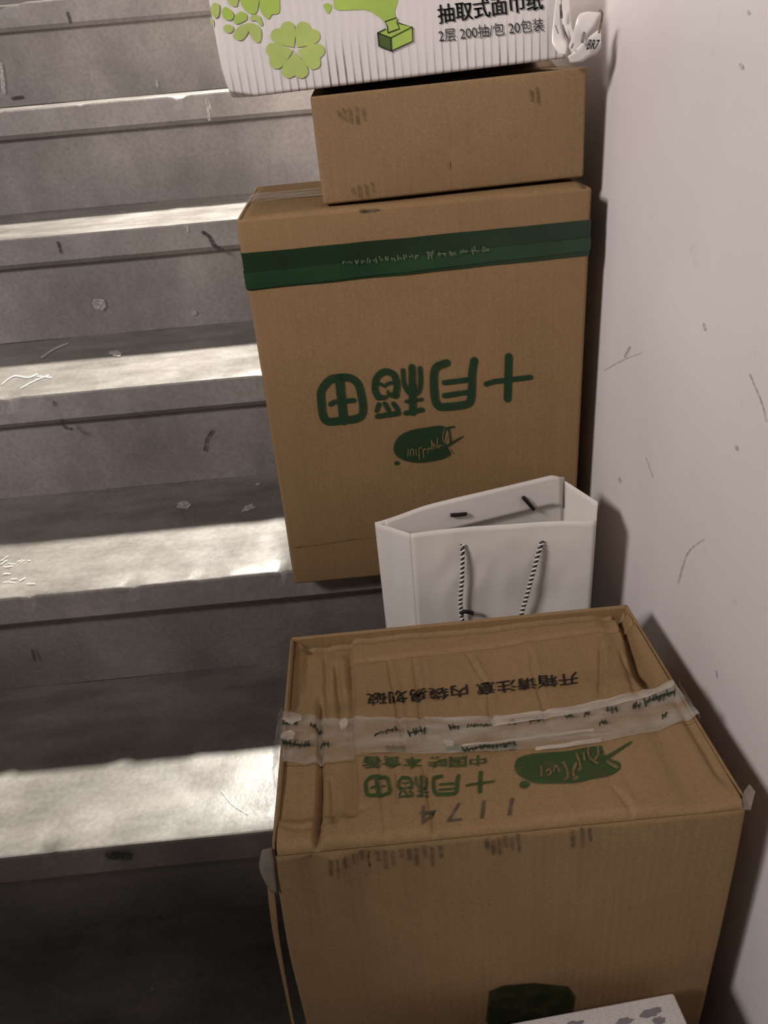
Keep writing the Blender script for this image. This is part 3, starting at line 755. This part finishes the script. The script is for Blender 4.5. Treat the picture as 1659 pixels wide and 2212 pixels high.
grid('flap', 260, 110, topf(0, YS-0.0006, 0, True), 'card_low', t, 0.0032)
grid('flap', 260, 100, topf(YS+0.0006, LY1-0.0042), 'card_low', t, 0.0032)
def topmap(off):
    def f(x, y):
        a, b = topxy(x, y); b = min(max(b, LY0+RF), LY1); return Vector((a, b, ztop(b)+tdz(a, b)+off))
    return f
T1, T2, T3, T4, T5 = topmap(0.0009), topmap(0.0024), topmap(0.0044), topmap(0.0015), topmap(0.0040)
p = Print().text('开箱请注意 内袋易划破', [(1247, 1440), (790, 1488), (793, 1522), (1250, 1472)], bold=0.012, cut=2); p.lay('printed_text', T1, 'black_ink', t, face=UPD)
SCL = 360/1659
for key, bx in (('tian', (110, 470, 400, 705)), ('dao', (440, 465, 765, 705)), ('yue', (790, 450, 1080, 680)), ('shi', (1125, 425, 1425, 655))):
    p = Print(); brand(p, key, bx, 0.92, (760, 1570), SCL); p.lay('printed_character', T1, 'green_ink_pale', t, face=UPD)
p = Print().text('中国味 本食香', [(1050, 1627), (781, 1632), (781, 1660), (1050, 1651)], bold=0.02, cut=2); p.lay('printed_text', T1, 'green_ink_pale', t, face=UPD)
p = Print(); random.seed(5)
for x0, x1, y in ((835, 874, 1614), (965, 1000, 1610), (1040, 1115, 1611)):
    x = x0
    while x < x1: p.stroke([(x, y-5+random.uniform(-2, 2)), (x+1, y+5+random.uniform(-2, 2))], 2.6, False); x += 4.6
p.lay('printed_text', T1, 'green_ink_pale', t, face=UPD)['kind'] = 'stuff'
p = Print().text('1 1 7 4', [(1110, 1722), (905, 1738), (905, 1780), (1103, 1760)], bold=-0.004, cut=1); p.lay('stamped_number', T1, 'grey_ink', t, face=UPD)
g5 = lambda x, y: (1100+x*300/1659, 1590+y*300/1659)
out = [(60, 370), (75, 290), (130, 235), (250, 200), (420, 185), (740, 150), (1060, 95), (1110, 120), (1150, 230), (1220, 262), (1300, 295), (1330, 340), (1300, 400), (1180, 470), (980, 515), (760, 555), (500, 565), (300, 550), (160, 490), (85, 430)]
p = Print(); p.poly([q[:2] for q in crom([g5(*q) for q in out+[out[0]]], 4)[:-1]]); p.lay('printed_emblem', T1, 'green_ink_pale', t, face=UPD)
p = Print(); p.stroke([g5(1100, 270), g5(1250, 190), g5(1460, 65)], 13, w2=4); p.lay('printed_emblem', T1, 'green_ink_pale', t, face=UPD)
p = Print(); p.blob(g5(178, 580), 11, 8.5); p.lay('printed_emblem', T1, 'green_ink_pale', t, face=UPD)
for pts, w_ in (([(385, 360), (385, 475)], 5), ([(445, 420), (480, 395), (500, 440), (470, 470)], 5), ([(530, 420), (560, 350), (600, 420)], 5), ([(650, 310), (690, 400), (700, 480), (660, 520)], 6), ([(800, 320), (770, 400), (775, 510), (810, 490)], 6),
                ([(800, 200), (840, 300), (850, 390), (830, 400)], 5), ([(890, 200), (900, 280)], 5), ([(945, 130), (950, 230), (1000, 290), (1060, 320)], 5), ([(1060, 110), (1060, 220), (1010, 290)], 5), ([(1180, 300), (1240, 340), (1290, 365)], 8)):
    p = Print(); p.stroke([g5(*q) for q in pts], w_); p.lay('printed_script', T4, 'rub', t, face=UPD)
# dirt along the front edge, green print low on the front
def lowfront(off):
    def f(x, y):
        q = pY(x, y, LY0-0.003); u = (q.x-LX0)/(LX1-LX0); top = (q.z-LZ0)/(LZF-LZ0); b_ = max(0, 4*top*(1-top))
        return Vector((q.x, LY0-(0.004*max(0, 4*u*(1-u))*b_+0.0012*nz(q.x*14, q.z*10, 4)*b_-buck(q.x, q.z))-off, q.z))
    return f
LF = lowfront(0.0010)
random.seed(21)
for x in list(range(712, 960, 17))+list(range(1050, 1130, 14))+[1236, 1258, 1275]:
    y = 1862-(x-640)*0.118+random.uniform(4, 10); h_ = random.uniform(14, 38)
    p = Print(); p.stroke([(x, y), (x+random.uniform(-1, 2), y+h_*0.5), (x+2, y+h_)], random.uniform(4, 8)); p.lay('smudge', LF, 'dirt_ink', t, face=FR)
p = Print(); p.poly([(1055, 2135), (1085, 2124), (1150, 2120), (1225, 2128), (1240, 2150), (1232, 2200), (1180, 2230), (1080, 2240), (1048, 2200)]); p.lay('printed_emblem', LF, 'faint_green_ink', t, face=FR)
# clear tape across the seam, over both ends
UPE = [(608, 1528), (680, 1540), (800, 1552), (960, 1548), (1080, 1546), (1250, 1524), (1380, 1496), (1452, 1474)]
LOE = [(598, 1640), (680, 1642), (780, 1628), (960, 1626), (1080, 1622), (1250, 1612), (1400, 1585), (1510, 1548)]
def tape_low(u, v):
    def at(e):
        k = u*(len(e)-1); i = min(int(k), len(e)-2); f = k-i
        return (e[i][0]*(1-f)+e[i+1][0]*f, e[i][1]*(1-f)+e[i+1][1]*f)
    a, b = at(UPE), at(LOE); q = T2(a[0]*(1-v)+b[0]*v, a[1]*(1-v)+b[1]*v)
    q.z += 0.0011*nz(q.x*50, q.y*110, 2)+0.0006
    q.x = min(max(q.x, LX0-0.0015), LX1+0.0015)
    return q
grid('packing_tape', 120, 18, tape_low, 'clear_tape', t)['label'] = 'wrinkled clear tape with green print'
for s, xx, e0, e1 in ((-1, LX0-0.0060, (608, 1528), (596, 1652)), (1, LX1+0.0040, (1452, 1474), (1510, 1548))):
    ya, yb = topxy(*e0)[1], topxy(*e1)[1]
    def side(u, v, s=s, xx=xx, ya=ya, yb=yb):
        y = ya+(yb-ya)*v; z = ztop(y)-0.07*u
        if u == 0: return (LX0-0.001 if s < 0 else LX1+0.001, y, ztop(y)+tdz(xx, y)*0.5+0.003)
        return (xx+s*0.0016*nz(y*80, z*60), y, z)
    grid('packing_tape', 12, 12, side, 'clear_tape', t)
# milky folds in the tape, their highlights painted in whitish colour
p = Print(); p.stroke([(1070, 1561), (1160, 1548), (1260, 1532), (1330, 1519), (1400, 1500), (1448, 1484)], 20, w2=16); p.lay('tape_fold', T3, 'milky_highlight', t, face=UPD)
p = Print(); p.stroke([(1000, 1612), (1100, 1604), (1200, 1590), (1280, 1580)], 5); p.lay('tape_fold', T3, 'milky_highlight', t, face=UPD)
p = Print(); p.stroke([(1160, 1622), (1230, 1612), (1294, 1602)], 8, w2=10); p.lay('tape_fold', T3, 'milky_highlight', t, face=UPD)
for q in (((628, 1545), 20, 16, 0.3, 0.2), ((622, 1588), 16, 10, -0.5, 0.2), ((970, 1607), 11, 7, 0.3, 0.2), ((742, 1560), 10, 14, 0, 0.2)):
    p = Print(); p.blob(*q); p.lay('tape_fold', T3, 'milky_highlight', t, face=UPD)
for pts, w_ in (([(1395, 1518), (1425, 1510), (1455, 1500)], 15), ([(1368, 1530), (1380, 1528)], 14), ([(1310, 1538), (1330, 1535)], 12), ([(1222, 1550), (1236, 1548)], 7), ([(1262, 1545), (1270, 1543)], 8),
                ([(1146, 1560), (1174, 1556)], 8), ([(1100, 1562), (1112, 1560)], 10), ([(972, 1573), (990, 1571)], 9), ([(812, 1590), (840, 1585), (856, 1578)], 7), ([(885, 1585), (905, 1580), (918, 1575)], 11),
                ([(612, 1562), (640, 1556)], 10), ([(672, 1564), (692, 1572)], 8), ([(612, 1602), (645, 1602), (665, 1604)], 14), ([(695, 1600), (708, 1604)], 10), ([(1010, 1570), (1060, 1566)], 6), ([(1295, 1566), (1310, 1564)], 8),
                ([(1000, 1622), (1060, 1616), (1110, 1608)], 8), ([(1430, 1548), (1440, 1546)], 9)):
    p = Print(); a_, b_ = Vector(pts[0]), Vector(pts[-1]); k_ = max(2, int((b_-a_).length/7))
    p.stroke([tuple(a_), tuple((a_+b_)/2+Vector((0, random.uniform(-2, 2)))), tuple(b_)], w_*0.35)
    for j in range(k_+1):
        c_ = a_.lerp(b_, j/k_)+Vector((random.uniform(-2, 2), random.uniform(-w_*0.25, w_*0.25))); d_ = Vector((random.uniform(-3, 3), random.uniform(0.3, 0.55)*w_))
        p.stroke([tuple(c_-d_), tuple(c_+d_)], random.uniform(2.2, 4.5), False)
    p.lay('tape_print', T5, 'tape_ink', t, face=UPD)
# torn paper at the corners
def scrap(name, pts, mat):
    V = [Vector(q) for q in pts]; o = link_mesh(name, V, [tuple(range(len(V)))], mat, t); solid(o, 0.0006, 0); return o
fc = Vector((LX1, LY0, LZF))
scrap('torn_corner', [fc+Vector(q) for q in ((-0.006, -0.001, -0.006), (0.002, 0.0, -0.009), (0.0065, 0.006, 0.001), (0.004, 0.010, 0.004), (0.000, 0.008, 0.000))], 'torn_liner')
ribbon('torn_liner', [(566, 1836, LY0+0.004), (560, 1866, LY0+0.002), (566, 1893, LY0+0.001), (584, 1925, LY0-0.001)], [(586, 1832, LY0), (592, 1860, LY0-0.001), (594, 1890, LY0-0.001), (598, 1930, LY0-0.002)], 'torn_liner', t)
ribbon('torn_liner', [(577, 1905, LY0+0.006), (582, 1960, LY0+0.006), (592, 2030, LY0+0.006), (615, 2140, LY0+0.004), (634, 2230, LY0)], [(590, 1905, LY0+0.004), (597, 1960, LY0+0.004), (604, 2030, LY0+0.005), (622, 2140, LY0+0.003), (640, 2230, LY0)], 'card_low', t)

# ------------------------------------------------------------------ paper bag between the cartons
zb0, zb1 = 0.0014, 0.3185
t = thing('paper_bag', 'open white paper gift bag with black and white rope handles', 'bag', (0.12, 0.10, zb0))
FL, FRt = Vector((0.0345, 0.072)), Vector((0.2160, 0.066))
BL, BRt = Vector((0.0010, 0.093)), Vector((0.2060, 0.150))
ML, MR = (FL+BL)/2+Vector((0.002, 0.0)), Vector((0.2290, 0.105))
def sheet(name, A, B, z0, z1, crump, mat='paper', par=t, nu=40, nv=50, seedk=0.0, topf_=None, foot=None):
    def fn(u, v):
        q = A*(1-u)+B*u; z = z0+(z1-z0)*v
        if topf_: z += topf_(u)*v
        e = min(1, 6*min(u, 1-u)); nrm = Vector((-(B-A).y, (B-A).x)).normalized()
        c_ = 0.6*crump*e*(sstep(0.55, 0.72, v+0.05*nz(u*4, seedk))-sstep(0.72, 0.95, v))+crump*e*(nz(u*3.2+seedk, v*3.4, seedk)+0.5*abs(nz(u*6, v*7.5+seedk, 2)))*(0.4+0.6*(1-abs(2*v-1)**2))
        q = q+nrm*c_
        if foot is not None: q = q.lerp(foot[0]*(1-u)+foot[1]*u, (1-v)**1.2)
        return (q.x, q.y, z)
    return grid(name, nu, nv, fn, mat, par, 0.0005, 0)
# the bag is squarer at its foot than at its mouth
gFL, gFR, gBL, gBR = Vector((0.036, 0.070)), Vector((0.214, 0.064)), Vector((0.006, 0.108)), Vector((0.212, 0.148))
sheet('front_panel', FL, FRt, zb0, zb1, 0.008, seedk=1.3, foot=(gFL, gFR), topf_=lambda u: 0.003*math.sin(u*3)-0.002*u)
sheet('side_gusset', BL, FL, zb0, zb1, 0.002, nu=12, seedk=4.1, foot=(gBL, gFL), topf_=lambda u: 0.004*(1-u))
sheet('back_panel', BL, BRt, zb0, zb1+0.002, 0.002, seedk=7.7, foot=(gBL, gBR), topf_=lambda u: 0.002+0.006*sstep(0.0, 0.3, u)-0.006*sstep(0.92, 1, u))
sheet('side_gusset', FRt, MR, zb0, zb1, 0.001, nu=10, seedk=9.1, foot=(gFR, (gFR+gBR)/2+Vector((0.008, 0))), topf_=lambda u: -0.002-0.002*u)
sheet('side_gusset', MR, BRt, zb0, zb1, 0.001, nu=10, seedk=11.1, foot=((gFR+gBR)/2+Vector((0.008, 0)), gBR), topf_=lambda u: -0.004+0.004*u)
link_mesh('base', [(q.x, q.y, zb0+0.0004) for q in (gFL, gFR, gBR, gBL)], [(0, 1, 2, 3)], 'paper', t)
# turned-in hem on the inside of the back panel
def hem(u, v):
    u = 0.045+0.935*u
    q = BL*(1-u)+BRt*u; nrm = Vector(((BRt-BL).y, -(BRt-BL).x)).normalized()
    z = zb1+0.004+0.006*sstep(0, 0.3, u)-0.006*sstep(0.92, 1, u)-0.034*v
    q = q+nrm*(0.0022+0.002*v); return (q.x, q.y, z)
grid('hem', 40, 8, hem, 'paper', t, 0.0006, 0)
def onback(x, y, off):
    A, B = BL, BRt; d = ray(x, y); nrm = Vector(((B-A).y, -(B-A).x)).normalized()
    k = ((A-Vector((CAM.x, CAM.y))).dot(nrm)+off)/(Vector((d.x, d.y)).dot(nrm)); return CAM+d*k
def onfrontbag(x, y, off):
    A, B = FL, FRt; d = ray(x, y); nrm = Vector(((B-A).y, -(B-A).x)).normalized()
    k = ((A-Vector((CAM.x, CAM.y))).dot(nrm)+off)/(Vector((d.x, d.y)).dot(nrm)); return CAM+d*k
for a, b in (((974, 1113), (1007, 1110)), ((1130, 1074), (1153, 1100))):
    P0, P1 = onback(*a, 0.0062), onback(*b, 0.0062)
    tube('cord_end', [P0, (P0+P1)/2+Vector((0, -0.0008, 0.0004)), P1], 0.0021, 'black_cord', t)['label'] = 'black cord stopper inside the bag'
# rope handle: two strands twisted round each other, hanging in a loop
def rope(path, rad, turns_per_m, par):
    P = [Vector(q) for q in crom(path, 40)]; n = len(P)
    for s, mat in ((0, 'white_cord'), (1, 'black_cord')):
        V, F = [], []; seg = 6; dist = 0.0
        rr_ = rad*(0.62 if s == 0 else 0.50)
        for i, p_ in enumerate(P):
            if i: dist += (P[i]-P[i-1]).length
            d = (P[min(i+1, n-1)]-P[max(i-1, 0)]).normalized(); a = d.cross(Vector((0, 1, 0))).normalized(); b = d.cross(a)
            ph = 2*math.pi*turns_per_m*dist+math.pi*s; c_ = p_+(a*math.cos(ph)+b*math.sin(ph))*rad*0.5
            for k in range(seg):
                tt = 2*math.pi*k/seg; V.append(c_+(a*math.cos(tt)+b*math.sin(tt))*rr_)
        for i in range(n-1):
            for k in range(seg): F.append((i*seg+k, i*seg+(k+1) % seg, (i+1)*seg+(k+1) % seg, (i+1)*seg+k))
        link_mesh('rope_strand', V, F, mat, par, True)
rA = [onfrontbag(999, 1176, 0.0005), onfrontbag(999, 1200, 0.0050), onfrontbag(998, 1250, 0.0072), onfrontbag(995, 1310, 0.0085), onfrontbag(1010, 1370, 0.0085), onfrontbag(1060, 1400, 0.0085), onfrontbag(1110, 1370, 0.0085),
      onfrontbag(1131, 1310, 0.0085), onfrontbag(1148, 1250, 0.0072), onfrontbag(1163, 1195, 0.0050), onfrontbag(1172, 1168, 0.0005)]
rh = bpy.data.objects.new('rope_handle', None); COL.objects.link(rh); rh.location = (0.11, 0.06, 0.30); bpy.context.view_layer.update(); put(rh, t); bpy.context.view_layer.update()
rope(rA, 0.0024, 190, rh)
kq = onfrontbag(1003, 1325, 0.0105)
tube('cord_knot', [kq+Vector((-0.004, 0, 0.001)), kq+Vector((0.000, -0.001, 0.003)), kq+Vector((0.005, 0, 0.001)), kq+Vector((0.009, 0, -0.001))], 0.0022, 'black_cord', rh)['label'] = 'black knot'

# ------------------------------------------------------------------ white parcel at the lower right
PZ0, PZ1 = -2*H+0.0014, 0.1000
t = thing('white_parcel', 'white parcel corner with faint grey print in front of the creased carton', 'parcel', (0.08, -0.36, PZ0))
pr, pf = pZ(1455, 2143, PZ1), pZ(1492, 2212, PZ1); pl_ = pZ(1120, 2206, PZ1)
ang = math.atan2(pr.y-pl_.y, pr.x-pl_.x)
MXP = Matrix.Translation((pr.x, pr.y, PZ0)) @ Matrix.Rotation(ang, 4, 'Z')
carton('body', (-0.22, -0.16, 0), (0, 0, PZ1-PZ0), 0.002, 'white_board_plain', t, n=8, deform=lambda q: MXP @ q)
for q in (((1405, 2188), 24, 10, -0.3, 0.25), ((1350, 2206), 18, 8, -0.2, 0.25), ((1425, 2205), 14, 9, 0, 0.25), ((1240, 2214), 22, 8, -0.2, 0.25)):
    p = Print(); p.blob(*q); p.lay('printed_mark', lambda x, y: pZ(x, y, PZ1+0.0004), 'grey_print', t, face=UPD)
